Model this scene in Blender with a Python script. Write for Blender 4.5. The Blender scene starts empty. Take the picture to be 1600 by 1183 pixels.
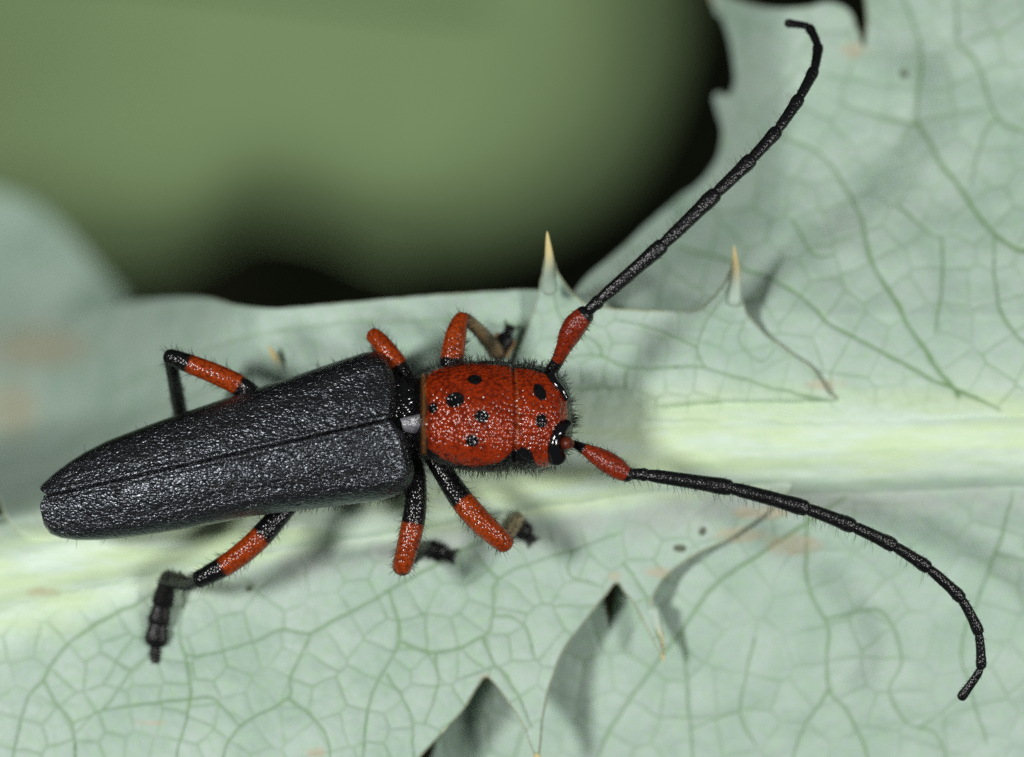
import bpy, math, random
import numpy as np
from mathutils import Vector

random.seed(7)
rng = np.random.default_rng(7)
scene = bpy.context.scene
# one unit is about 2 mm: the beetle's body is 8.3 units, some 17 mm
scene.unit_settings.scale_length = 0.002

# ------------------------------------------------------------------ camera
D = 46.0                                     # camera height above the plane of sharp focus (z = 0)
cam_data = bpy.data.cameras.new("camera")
cam_data.sensor_width = 96.0
cam_data.lens = 96.0 * D / 16.0
cam_data.clip_start = 0.5
cam_data.clip_end = 1000.0
cam_data.dof.use_dof = True
cam_data.dof.focus_distance = D - 0.15
APERTURE = 1.9                              # diameter of the entrance pupil in scene units
cam_data.dof.aperture_fstop = cam_data.lens * 1e-3 / APERTURE
camera = bpy.data.objects.new("camera", cam_data)
camera.location = (0.0, 0.0, D)
scene.collection.objects.link(camera)
scene.camera = camera

# ------------------------------------------------------------------ world and flash lamps
world = bpy.data.worlds.new("World")
scene.world = world
world.use_nodes = True
bg = world.node_tree.nodes["Background"]
bg.inputs[0].default_value = (0.90, 1.0, 0.95, 1)
bg.inputs[1].default_value = 0.085

def flash(name, loc, target, power, size, color):
    ld = bpy.data.lights.new(name, 'AREA')
    ld.shape = 'DISK'
    ld.size = size
    ld.energy = power
    ld.color = color
    o = bpy.data.objects.new(name, ld)
    o.location = loc
    o.rotation_euler = (Vector(target) - Vector(loc)).to_track_quat('-Z', 'Y').to_euler()
    scene.collection.objects.link(o)
flash("flash_head", (-58, 9, 92), (0, 0, 0), 92000, 18, (1.0, 0.99, 0.975))
flash("flash_head", (64, -4, 86), (0, 0, 0), 58000, 18, (1.0, 0.985, 0.965))

scene.view_settings.view_transform = 'Standard'
scene.view_settings.look = 'None'
scene.view_settings.exposure = 0.0
scene.view_settings.gamma = 1.0
scene.view_settings.use_curve_mapping = False
scene.cycles.use_denoising = False
scene.cycles.denoiser = 'OPENIMAGEDENOISE'
scene.cycles.denoising_input_passes = 'RGB_ALBEDO_NORMAL'
scene.cycles.max_bounces = 6

# ------------------------------------------------------------------ helpers
def P(px, py, z):
    """a point of the 1600 x 1183 photograph at height z above the focus plane"""
    px = np.asarray(px, float); py = np.asarray(py, float); z = np.asarray(z, float)
    k = (D - z) / D
    return np.stack([(px - 800.0) / 100.0 * k, (591.5 - py) / 100.0 * k, z + 0 * px], -1)

def smooth(a, b, x):
    t = np.clip((np.asarray(x, float) - a) / (b - a), 0, 1)
    return t * t * (3 - 2 * t)

_tab = rng.random((257, 257))
def vnoise(x, y, seed=0):
    x = np.asarray(x, float) + seed * 17.31; y = np.asarray(y, float) + seed * 9.77
    xi = np.floor(x).astype(int); yi = np.floor(y).astype(int)
    fx = x - xi; fy = y - yi
    fx = fx * fx * (3 - 2 * fx); fy = fy * fy * (3 - 2 * fy)
    xi %= 256; yi %= 256
    a = _tab[xi, yi] * (1 - fx) + _tab[xi + 1, yi] * fx
    b = _tab[xi, yi + 1] * (1 - fx) + _tab[xi + 1, yi + 1] * fx
    return a * (1 - fy) + b * fy - 0.5

def fbm(x, y, seed=0, oct=3):
    s = 0; a = 1.0
    for k in range(oct):
        s = s + a * vnoise(x * 2 ** k, y * 2 ** k, seed + k * 3); a *= 0.5
    return s

def mesh_object(name, verts, faces, mat, parent=None, attrs=None, smooth_shade=True):
    me = bpy.data.meshes.new(name)
    verts = np.asarray(verts, float).reshape(-1, 3)
    if isinstance(faces, np.ndarray) and faces.ndim == 2:
        n, k = faces.shape
        me.vertices.add(len(verts)); me.vertices.foreach_set("co", verts.ravel())
        me.loops.add(n * k); me.loops.foreach_set("vertex_index", faces.ravel().astype(np.int32))
        me.polygons.add(n)
        me.polygons.foreach_set("loop_start", np.arange(0, n * k, k, dtype=np.int32))
        me.update(calc_edges=True)
    else:
        me.from_pydata(verts.tolist(), [], [list(f) for f in faces]); me.update()
    if smooth_shade:
        me.polygons.foreach_set("use_smooth", np.ones(len(me.polygons), bool))
    for an, av in (attrs or {}).items():
        at = me.attributes.new(an, 'FLOAT', 'POINT')
        at.data.foreach_set("value", np.asarray(av, np.float32).ravel())
    me.materials.append(mat)
    o = bpy.data.objects.new(name, me)
    scene.collection.objects.link(o)
    if parent is not None:
        o.parent = parent
    return o

def empty(name, label, category):
    o = bpy.data.objects.new(name, None)
    o.empty_display_size = 0.3
    scene.collection.objects.link(o)
    o["label"] = label; o["category"] = category
    return o

def catmull(pts, n):
    """smooth curve through the rows of pts (any number of columns), n samples evenly spaced by length"""
    p = np.asarray(pts, float)
    if len(p) == 2:
        t = np.linspace(0, 1, n)[:, None]
        return p[0] * (1 - t) + p[1] * t
    q = np.vstack([2 * p[0] - p[1], p, 2 * p[-1] - p[-2]])
    out = []
    m = 24
    for i in range(len(p) - 1):
        a, b, c, d = q[i:i + 4]
        t = np.linspace(0, 1, m, endpoint=False)[:, None]
        out.append(0.5 * ((2 * b) + (c - a) * t + (2 * a - 5 * b + 4 * c - d) * t ** 2 + (3 * b - a - 3 * c + d) * t ** 3))
    out = np.vstack(out + [p[-1:]])
    L = np.concatenate([[0], np.cumsum(np.linalg.norm(np.diff(out[:, :3], axis=0), axis=1))])
    s = np.linspace(0, L[-1], n)
    return np.stack([np.interp(s, L, out[:, k]) for k in range(out.shape[1])], 1)

def grid_faces(n, m, closed=True, off=0):
    i = np.arange(n - 1)[:, None]
    if closed:
        j = np.arange(m)[None, :]; j2 = (j + 1) % m
    else:
        j = np.arange(m - 1)[None, :]; j2 = j + 1
    f = np.stack([i * m + j, i * m + j2, (i + 1) * m + j2, (i + 1) * m + j], -1).reshape(-1, 4)
    return f + off

def tube(curve, radii, seg=16, flat=1.0, cap=True):
    """verts (n, seg, 3) of a tube along curve (n,3); flat squashes it across its second axis"""
    c = np.asarray(curve, float); r = np.asarray(radii, float)
    if cap:
        t0 = c[0] - c[1]; t0 /= np.linalg.norm(t0) + 1e-9
        t1 = c[-1] - c[-2]; t1 /= np.linalg.norm(t1) + 1e-9
        ang = np.radians([8, 30, 55, 75])
        pre = np.array([c[0] + t0 * r[0] * 0.8 * math.cos(a) for a in ang]); prer = r[0] * np.sin(ang)
        post = np.array([c[-1] + t1 * r[-1] * 0.8 * math.cos(a) for a in ang[::-1]]); postr = r[-1] * np.sin(ang[::-1])
        c = np.vstack([pre, c, post]); r = np.concatenate([prer, r, postr])
    T = np.gradient(c, axis=0); T /= np.linalg.norm(T, axis=1)[:, None] + 1e-9
    up = np.array([0.0, 0.0, 1.0])
    u = None; U = []
    for t in T:
        if u is None:
            ref = up if abs(t[2]) < 0.9 else np.array([0.0, 1.0, 0.0])
            u = np.cross(ref, t)
        u = u - t * np.dot(u, t); u /= np.linalg.norm(u) + 1e-9
        U.append(u)
    U = np.array(U); V = np.cross(T, U)
    a = np.linspace(0, 2 * math.pi, seg, endpoint=False)
    ring = U[:, None, :] * np.cos(a)[None, :, None] + flat * V[:, None, :] * np.sin(a)[None, :, None]
    return c[:, None, :] + ring * r[:, None, None]

def close_ends(faces, n, m, off=0):
    f = [tuple(x) for x in faces]
    f.append(tuple(off + k for k in range(m)))
    f.append(tuple(off + (n - 1) * m + k for k in reversed(range(m))))
    return f

def tube_object(name, curve, radii, mat, parent, seg=16, flat=1.0, attr=None, lump=0.0):
    """attr: function of the fraction along the curve -> dict of attributes"""
    v = tube(curve, radii, seg, flat)
    n = v.shape[0]
    if lump:
        cen = v.mean(1, keepdims=True)
        s = 1 + lump * (rng.random(v.shape[:2] + (1,)) - 0.5)
        v = cen + (v - cen) * s
    frac = np.clip((np.arange(n) - 4) / max(1, n - 9), 0, 1)
    attrs = {}
    if attr:
        for k, fn in attr.items():
            attrs[k] = np.repeat(fn(frac)[:, None], seg, 1)
    faces = close_ends(grid_faces(n, seg), n, seg)
    return mesh_object(name, v, faces, mat, parent, attrs), v

def grid_normals(v, closed=True):
    if closed:
        dv = np.roll(v, -1, 1) - np.roll(v, 1, 1)
    else:
        dv = np.gradient(v, axis=1)
    du = np.gradient(v, axis=0)
    n = np.cross(du, dv)
    n /= np.linalg.norm(n, axis=2)[..., None] + 1e-9
    return n

def hair_mesh(name, roots, dirs, lengths, radius, mat, parent, droop=0.25):
    """many tapered bent hairs in one mesh"""
    roots = np.asarray(roots, float); d = np.asarray(dirs, float)
    d = d / (np.linalg.norm(d, axis=1)[:, None] + 1e-9)
    n = len(roots)
    L = np.asarray(lengths, float)[:, None]
    bend = rng.normal(size=(n, 3)) * droop
    p1 = roots + d * L * 0.5
    p2 = roots + d * L + bend * L
    ref = np.where(np.abs(d[:, 2:3]) < 0.8, np.array([[0, 0, 1.0]]), np.array([[1.0, 0, 0]]))
    u = np.cross(d, ref); u /= np.linalg.norm(u, axis=1)[:, None] + 1e-9
    w = np.cross(d, u)
    R = np.asarray(radius, float) * np.ones((n, 1))
    V = []
    for k in range(3):
        a = 2 * math.pi * k / 3
        V.append(roots - d * 0.01 + (u * math.cos(a) + w * math.sin(a)) * R)
    for k in range(3):
        a = 2 * math.pi * k / 3
        V.append(p1 + (u * math.cos(a) + w * math.sin(a)) * R * 0.75)
    V.append(p2)
    V = np.stack(V, 1)
    base = np.arange(n)[:, None] * 7
    tris = np.array([[0, 1, 4], [0, 4, 3], [1, 2, 5], [1, 5, 4], [2, 0, 3], [2, 3, 5], [3, 4, 6], [4, 5, 6], [5, 3, 6]])
    F = (base[:, :, None] + tris[None]).reshape(-1, 3)
    o = mesh_object(name, V.reshape(-1, 3), F, mat, parent, smooth_shade=False)
    o["kind"] = "stuff"
    return o

def pick(v, nrm, count, accept=None):
    """random surface points of a vert grid with their normals; accept(points, normals) -> probability"""
    n, m = v.shape[:2]
    i = rng.integers(1, n - 2, count * 4); j = rng.integers(0, m, count * 4)
    f = rng.random((count * 4, 1))
    a = v[i, j]; b = v[i + 1, (j + 1) % m] if m > 2 else v[i + 1, j]
    p = a * (1 - f) + b * f
    q = nrm[i, j]
    pr = np.ones(len(p)) if accept is None else accept(p, q)
    ok = rng.random(len(p)) < pr
    return p[ok][:count], q[ok][:count]

# ------------------------------------------------------------------ materials
class Nodes:
    def __init__(self, name):
        self.m = bpy.data.materials.new(name); self.m.use_nodes = True
        self.t = self.m.node_tree
        self.b = self.t.nodes["Principled BSDF"]
    def n(self, kind, **kw):
        nd = self.t.nodes.new(kind)
        for k, v in kw.items():
            setattr(nd, k, v)
        return nd
    def l(self, a, b):
        self.t.links.new(a, b)
    def val(self, x):
        if hasattr(x, "is_output"):
            return x
        v = self.n("ShaderNodeValue"); v.outputs[0].default_value = x
        return v.outputs[0]
    def math(self, op, a, b=None, clamp=False):
        nd = self.n("ShaderNodeMath", operation=op); nd.use_clamp = clamp
        for k, x in enumerate((a, b)):
            if x is None: continue
            if hasattr(x, "is_output"): self.l(x, nd.inputs[k])
            else: nd.inputs[k].default_value = x
        return nd.outputs[0]
    def mix(self, f, a, b):
        nd = self.n("ShaderNodeMix", data_type='RGBA')
        for sock, x in ((nd.inputs[0], f), (nd.inputs[6], a), (nd.inputs[7], b)):
            if hasattr(x, "is_output"): self.l(x, sock)
            elif isinstance(x, (int, float)): sock.default_value = x
            else: sock.default_value = (*x, 1)
        return nd.outputs[2]
    def attr(self, name):
        return self.n("ShaderNodeAttribute", attribute_name=name).outputs["Fac"]
    def coords(self):
        return self.n("ShaderNodeTexCoord").outputs["Object"]
    def noise(self, scale, detail=3, vec=None, out="Fac", rough=0.5):
        nd = self.n("ShaderNodeTexNoise"); nd.inputs["Scale"].default_value = scale; nd.inputs["Detail"].default_value = detail
        nd.inputs["Roughness"].default_value = rough
        self.l(vec if vec is not None else self.coords(), nd.inputs["Vector"])
        return nd.outputs[out]
    def voronoi(self, scale, feature='F1', vec=None, rand=1.0):
        nd = self.n("ShaderNodeTexVoronoi", feature=feature); nd.inputs["Scale"].default_value = scale
        nd.inputs["Randomness"].default_value = rand
        self.l(vec if vec is not None else self.coords(), nd.inputs["Vector"])
        return nd.outputs["Distance"]
    def ramp(self, x, a, b):
        nd = self.n("ShaderNodeMapRange", interpolation_type='SMOOTHSTEP')
        self.l(x, nd.inputs[0]); nd.inputs[1].default_value = a; nd.inputs[2].default_value = b
        return nd.outputs[0]
    def bump(self, h, strength, dist, prev=None):
        nd = self.n("ShaderNodeBump"); nd.inputs["Strength"].default_value = strength; nd.inputs["Distance"].default_value = dist
        self.l(h, nd.inputs["Height"])
        if prev is not None: self.l(prev, nd.inputs["Normal"])
        return nd.outputs[0]
    def set(self, **kw):
        for k, v in kw.items():
            s = self.b.inputs[k.replace("_", " ")]
            if hasattr(v, "is_output"): self.l(v, s)
            elif isinstance(v, tuple) and len(v) == 3 and s.type == 'RGBA': s.default_value = (*v, 1)
            else: s.default_value = v
        return self.m

def leaf_material(name, cell=(0.425, 0.535, 0.465), vein=(0.155, 0.275, 0.115), rib=(0.69, 0.82, 0.57)):
    N = Nodes(name)
    co = N.coords()
    n1 = N.noise(0.9, 4, co); n2 = N.noise(7, 4, co); n3 = N.noise(28, 3, co, rough=0.7)
    base = N.mix(N.ramp(n1, 0.35, 0.68), cell, tuple(c * f for c, f in zip(cell, (0.80, 0.87, 0.83))))
    base = N.mix(N.math('MULTIPLY', N.ramp(n2, 0.42, 0.75), 0.5), base, tuple(c * f for c, f in zip(cell, (0.84, 1.03, 0.72))))
    bloom = N.math('MULTIPLY', N.ramp(n3, 0.5, 0.75), 0.3)
    base = N.mix(bloom, base, (0.50, 0.58, 0.53))
    mp = N.n("ShaderNodeMapping"); mp.inputs["Rotation"].default_value[2] = math.radians(-7); mp.inputs["Scale"].default_value = (0.22, 1.0, 1.0)
    N.l(co, mp.inputs["Vector"])
    sn = N.noise(2.6, 5, mp.outputs[0], rough=0.6); sm = N.noise(11, 4, mp.outputs[0], rough=0.6)
    rc = N.mix(N.ramp(sn, 0.36, 0.62), (rib[0] * 0.98, rib[1], rib[2] * 1.22), (rib[0] * 0.93, rib[1] * 0.97, rib[2] * 0.86))
    rc = N.mix(N.math('MULTIPLY', N.ramp(sm, 0.45, 0.72), 0.45), rc, (rib[0] * 0.76, rib[1] * 0.87, rib[2] * 0.74))
    rc = N.mix(N.math('MULTIPLY', N.ramp(n3, 0.48, 0.72), 0.4), rc, (0.66, 0.74, 0.60))
    base = N.mix(N.math('MULTIPLY', N.attr("rib"), 0.95, True), base, rc)
    shade_fac = N.math('MULTIPLY', N.attr("groove_shade"), N.ramp(N.noise(1.6, 3, co), 0.3, 0.6))
    base = N.mix(N.math('MULTIPLY', shade_fac, 0.55), base, (0.40, 0.41, 0.39))  # grey shadow band painted into the colour along the midrib's lower edge
    vf = N.math('MULTIPLY', N.attr("vein"), N.math('ADD', 0.55, N.math('MULTIPLY', n2, 0.7)), True)
    base = N.mix(vf, base, vein)
    st = N.attr("stain")
    stf = N.ramp(N.math('ADD', st, N.math('MULTIPLY', N.math('SUBTRACT', N.noise(5, 5, co), 0.5), 1.5)), 0.25, 1.15)
    base = N.mix(N.math('MULTIPLY', stf, 0.5), base, (0.50, 0.38, 0.23))
    dk = N.ramp(N.math('ADD', N.attr("speck"), N.math('MULTIPLY', N.math('SUBTRACT', N.noise(14, 3, co), 0.5), 0.8)), 0.45, 0.7)
    base = N.mix(N.math('MULTIPLY', dk, 0.85), base, (0.05, 0.055, 0.02))
    h = N.math('ADD', N.math('MULTIPLY', n3, 0.5), N.noise(70, 2, co))
    nb = N.bump(h, 0.22, 0.02)
    rough = N.math('ADD', 0.42, N.math('MULTIPLY', n2, 0.25))
    return N.set(Base_Color=base, Roughness=rough, Normal=nb, Specular_IOR_Level=0.35, Sheen_Weight=0.05)

def chitin_material(name, red, scale, strength, dist, rough, stretch=None, brown=None, sheen=False):
    N = Nodes(name)
    co = N.coords()
    if stretch:
        mp = N.n("ShaderNodeMapping"); mp.inputs["Rotation"].default_value[2] = stretch[0]; mp.inputs["Scale"].default_value = stretch[1]
        N.l(co, mp.inputs["Vector"]); vc = mp.outputs[0]
    else:
        vc = co
    nz = N.noise(22, 2, co)
    r = N.attr("red")
    edge = N.ramp(N.math('ADD', r, N.math('MULTIPLY', N.math('SUBTRACT', nz, 0.5), 0.5)), 0.38, 0.62)
    redc = N.mix(N.ramp(N.noise(2.5, 3, co), 0.3, 0.7), red, tuple(c * f for c, f in zip(red, (0.80, 0.72, 0.7))))
    col = N.mix(edge, (0.0035, 0.0035, 0.0045), redc)
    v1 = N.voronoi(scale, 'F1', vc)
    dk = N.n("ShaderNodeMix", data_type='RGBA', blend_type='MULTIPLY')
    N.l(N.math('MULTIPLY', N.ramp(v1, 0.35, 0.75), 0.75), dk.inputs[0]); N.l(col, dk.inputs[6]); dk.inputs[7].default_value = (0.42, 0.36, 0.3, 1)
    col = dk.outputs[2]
    if brown:
        col = N.mix(N.attr("brown"), col, brown)
    v2 = N.noise(scale * 0.4, 3, vc)
    dome = N.math('SUBTRACT', 1.0, N.math('MULTIPLY', v1, v1))
    h = N.math('ADD', dome, N.math('MULTIPLY', v2, 0.6))
    nb = N.bump(h, strength, dist)
    if sheen:
        warp = N.n("ShaderNodeVectorMath", operation='ADD')
        wn = N.n("ShaderNodeTexNoise"); wn.inputs["Scale"].default_value = 9.0; wn.inputs["Detail"].default_value = 2.0
        N.l(vc, wn.inputs["Vector"])
        ws = N.n("ShaderNodeVectorMath", operation='SCALE'); ws.inputs["Scale"].default_value = 0.11
        N.l(wn.outputs["Color"], ws.inputs[0]); N.l(vc, warp.inputs[0]); N.l(ws.outputs[0], warp.inputs[1])
        vo = N.n("ShaderNodeTexVoronoi", feature='F1'); vo.inputs["Scale"].default_value = scale
        N.l(warp.outputs[0], vo.inputs["Vector"])
        sep = N.n("ShaderNodeSeparateColor"); N.l(vo.outputs["Color"], sep.inputs[0])
        dm = N.math('SUBTRACT', 1.0, N.math('MULTIPLY', vo.outputs["Distance"], vo.outputs["Distance"]))
        h = N.math('ADD', N.math('MULTIPLY', dm, N.math('ADD', 0.35, N.math('MULTIPLY', sep.outputs[0], 1.3))), N.math('MULTIPLY', v2, 0.8))
        nb = N.bump(h, strength, dist)
        r2 = N.math('ADD', rough - 0.10, N.math('MULTIPLY', N.noise(40, 2, co), 0.25))
        return N.set(Base_Color=col, Roughness=r2, Normal=nb, Specular_IOR_Level=1.0, Specular_Tint=(0.80, 0.89, 1.0), Coat_Weight=0.35, Coat_Roughness=0.32, Coat_Normal=nb)
    return N.set(Base_Color=col, Roughness=rough, Normal=nb, Specular_IOR_Level=0.5)

def plain(name, col, rough, spec=0.5, var=0.25, scale=6.0, bump=0.0, bscale=30):
    N = Nodes(name)
    co = N.coords()
    c = N.mix(N.ramp(N.noise(scale, 3, co), 0.3, 0.7), col, tuple(x * (1 - var) for x in col))
    if bump:
        N.set(Normal=N.bump(N.noise(bscale, 3, co), bump, 0.02))
    return N.set(Base_Color=c, Roughness=rough, Specular_IOR_Level=spec)

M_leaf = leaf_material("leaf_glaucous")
M_leaf_far = leaf_material("leaf_far", cell=(0.36, 0.47, 0.40), vein=(0.25, 0.36, 0.26))
M_margin = plain("leaf_margin", (0.47, 0.52, 0.35), 0.5, 0.3, 0.25, 2.0)
N = Nodes("spine")
M_spine = N.set(Base_Color=N.mix(N.attr("tip"), (0.40, 0.51, 0.42), (0.62, 0.52, 0.23)), Roughness=0.4)
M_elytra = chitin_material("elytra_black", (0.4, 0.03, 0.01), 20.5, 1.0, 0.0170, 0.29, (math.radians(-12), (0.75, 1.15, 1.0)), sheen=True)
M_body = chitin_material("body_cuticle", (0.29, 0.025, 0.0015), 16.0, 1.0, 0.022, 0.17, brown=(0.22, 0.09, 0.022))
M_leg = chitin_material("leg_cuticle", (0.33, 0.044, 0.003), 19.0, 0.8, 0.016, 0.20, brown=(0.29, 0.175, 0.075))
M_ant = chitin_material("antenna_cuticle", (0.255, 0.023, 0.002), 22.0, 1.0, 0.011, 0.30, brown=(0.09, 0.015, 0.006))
M_eye = plain("eye_gloss", (0.003, 0.003, 0.004), 0.10, 0.6, 0.1)
M_scut = plain("scutellum_grey", (0.22, 0.22, 0.25), 0.24, 1.0, 0.6, 12, 0.5, 45)
M_seta = plain("seta_silver", (0.012, 0.012, 0.015), 0.25, 0.8, 0.3)
M_hair = plain("hair_black", (0.006, 0.0055, 0.005), 0.45, 0.4, 0.2)
M_hair_pale = plain("hair_pale", (0.22, 0.20, 0.17), 0.45, 0.5, 0.2)
M_pad = plain("tarsus_pad", (0.42, 0.26, 0.11), 0.6, 0.3, 0.2)
M_tarsus = plain("tarsus_black", (0.004, 0.004, 0.004), 0.33, 0.35, 0.2, 8, 0.5, 30)
M_far_leaf = plain("background_leaf_green", (0.275, 0.395, 0.185), 0.7, 0.15, 0.05, 0.10)
M_ground = plain("ground_dark_soil", (0.020, 0.024, 0.012), 0.9, 0.1, 0.5, 0.05)

# ------------------------------------------------------------------ ground far below and the far leaf
gx, gy = np.meshgrid(np.linspace(-400, 400, 60), np.linspace(-400, 400, 60), indexing='ij')
gz = -125 + 6 * fbm(gx / 40, gy / 40, 2)
ground = mesh_object("ground", np.stack([gx, gy, gz], -1), grid_faces(60, 60, False), M_ground)
ground["kind"] = "structure"

far = empty("broad_leaf", "broad dark green leaf far below, out of focus behind the beetle", "leaf")
def far_leaf():
    zc = -52.0
    outline = np.array([(-420, 470), (-150, 420), (60, 420), (200, 428), (300, 412), (400, 362), (500, 372), (600, 412), (740, 414), (880, 366),
                        (985, 285), (1050, 165), (1076, 40), (1072, -120), (1040, -300), (900, -420), (-420, -420)], float)
    cx, cy = 420.0, -60.0
    pts = catmull(np.vstack([outline, outline[:1]]), 160)[:-1]
    rings = np.linspace(0.0, 1.0, 40)
    v = []
    for k in rings:
        q = np.stack([cx + (pts[:, 0] - cx) * k, cy + (pts[:, 1] - cy) * k], 1)
        z = zc - 8.0 * k ** 7 + 0.6 * fbm(q[:, 0] / 220, q[:, 1] / 220, 4)
        v.append(P(q[:, 0], q[:, 1], z))
    v = np.array(v)
    f = grid_faces(40, 160)
    mesh_object("blade", v, f, M_far_leaf, far)
    rib = catmull([(-420, -100, zc + 1.0), (200, -60, zc + 1.5), (700, 0, zc + 1.3), (1080, 60, zc - 14)], 40)
    c = P(rib[:, 0], rib[:, 1], rib[:, 2])
    tube_object("midrib", c, np.linspace(0.5, 0.2, 40), M_far_leaf, far, 10)
far_leaf()

# ------------------------------------------------------------------ the spiny leaf
leaf = empty("spiny_leaf", "pale bluish green thistle leaf with yellow spine tips under the beetle", "leaf")

RIB = np.array([(-260, 945), (0, 886), (220, 845), (440, 806), (660, 768), (900, 724), (1100, 702), (1300, 694), (1600, 687), (1860, 686)], float)
RIB_HU = np.array([70, 72, 76, 84, 96, 104, 104, 96, 92, 92], float)
RIB_HL = np.array([100, 84, 70, 66, 72, 78, 76, 72, 70, 70], float)
def rib_y(px): return np.interp(px, RIB[:, 0], RIB[:, 1])
def rib_d(px, py):
    """signed distance from the rib's middle line, in half widths (negative: image-up side)"""
    d = py - rib_y(px)
    return np.where(d < 0, d / np.interp(px, RIB[:, 0], RIB_HU), d / np.interp(px, RIB[:, 0], RIB_HL))

STAINS = [(66, 925, 34, 12), (40, 867, 8, 4), (1190, 800, 70, 14), (1160, 835, 60, 16), (1290, 602, 38, 14), (60, 545, 110, 46), (960, 902, 14, 10), (1335, 80, 30, 18),
          (240, 1130, 30, 5), (1240, 850, 60, 22), (495, 1176, 22, 12), (1150, 450, 10, 34), (20, 640, 60, 60), (1030, 895, 30, 12), (760, 1062, 14, 10)]
SPECKS = [(1062, 857, 14, 8), (1098, 830, 8, 9), (1412, 118, 9, 8), (389, 921, 7, 6)]
def spots_field(px, py, spots):
    s = np.zeros_like(px)
    for (x, y, a, b) in spots:
        s = np.maximum(s, np.clip(1.15 - ((px - x) / a) ** 2 - ((py - y) / b) ** 2, 0, 1))
    return s

def seg_dist(px, py, poly):
    """distance to a polyline and the fraction along it of the nearest point"""
    best = np.full(px.shape, 1e9); frac = np.zeros(px.shape)
    L = np.concatenate([[0], np.cumsum(np.linalg.norm(np.diff(poly, axis=0), axis=1))])
    for k in range(len(poly) - 1):
        a = poly[k]; b = poly[k + 1]; ab = b - a; l2 = ab @ ab + 1e-9
        t = np.clip(((px - a[0]) * ab[0] + (py - a[1]) * ab[1]) / l2, 0, 1)
        d = np.hypot(px - a[0] - ab[0] * t, py - a[1] - ab[1] * t)
        m = d < best
        best = np.where(m, d, best); frac = np.where(m, (L[k] + t * math.sqrt(l2)) / L[-1], frac)
    return best, frac

def inside(px, py, poly):
    r = np.zeros(px.shape, bool)
    x0, y0 = poly[:, 0], poly[:, 1]; x1, y1 = np.roll(x0, -1), np.roll(y0, -1)
    for a, b, c, d in zip(x0, y0, x1, y1):
        if b == d: continue
        cond = (b > py) != (d > py)
        r ^= cond & (px < (c - a) * (py - b) / (d - b) + a)
    return r

def poisson(x0, x1, y0, y1, r, fixed=()):
    pts = [tuple(p) for p in fixed]
    cell = r; g = {}
    for p in pts: g.setdefault((int(p[0] // cell), int(p[1] // cell)), []).append(p)
    n = int((x1 - x0) * (y1 - y0) / (r * r) * 6)
    xs = rng.uniform(x0, x1, n); ys = rng.uniform(y0, y1, n)
    for x, y in zip(xs, ys):
        i, j = int(x // cell), int(y // cell); ok = True
        for a in (-1, 0, 1):
            for b in (-1, 0, 1):
                for q in g.get((i + a, j + b), ()):
                    if (q[0] - x) ** 2 + (q[1] - y) ** 2 < r * r: ok = False; break
                if not ok: break
            if not ok: break
        if ok:
            pts.append((x, y)); g.setdefault((i, j), []).append((x, y))
    return np.array(pts)

def edge_field(px, py, seeds, tile):
    """distance of every point to the nearest border between the cells of the seeds"""
    out = np.full(px.shape, 99.0)
    ti = np.floor(px / tile).astype(int); tj = np.floor(py / tile).astype(int)
    order = np.lexsort((tj, ti))
    key = ti[order].astype(np.int64) * 100003 + tj[order]
    cuts = np.concatenate([[0], np.flatnonzero(np.diff(key)) + 1, [len(key)]])
    for a, b in zip(cuts[:-1], cuts[1:]):
        idx = order[a:b]
        x0 = ti[idx[0]] * tile; y0 = tj[idx[0]] * tile
        mg = tile * 1.3
        s = seeds[(seeds[:, 0] > x0 - mg) & (seeds[:, 0] < x0 + tile + mg) & (seeds[:, 1] > y0 - mg) & (seeds[:, 1] < y0 + tile + mg)]
        if len(s) < 3: continue
        d2 = (px[idx][:, None] - s[None, :, 0]) ** 2 + (py[idx][:, None] - s[None, :, 1]) ** 2
        k = np.argpartition(d2, 2, axis=1)[:, :3]
        dd = np.take_along_axis(d2, k, 1); o = np.argsort(dd, 1)
        k = np.take_along_axis(k, o, 1)
        p = np.stack([px[idx], py[idx]], 1)
        s1 = s[k[:, 0]]
        e = np.full(len(idx), 99.0)
        for c in (1, 2):
            s2 = s[k[:, c]]
            nrm = s2 - s1; nrm = nrm / (np.linalg.norm(nrm, axis=1)[:, None] + 1e-9)
            e = np.minimum(e, np.sum(((s1 + s2) / 2 - p) * nrm, 1))
        out[idx] = e
    return out

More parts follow.
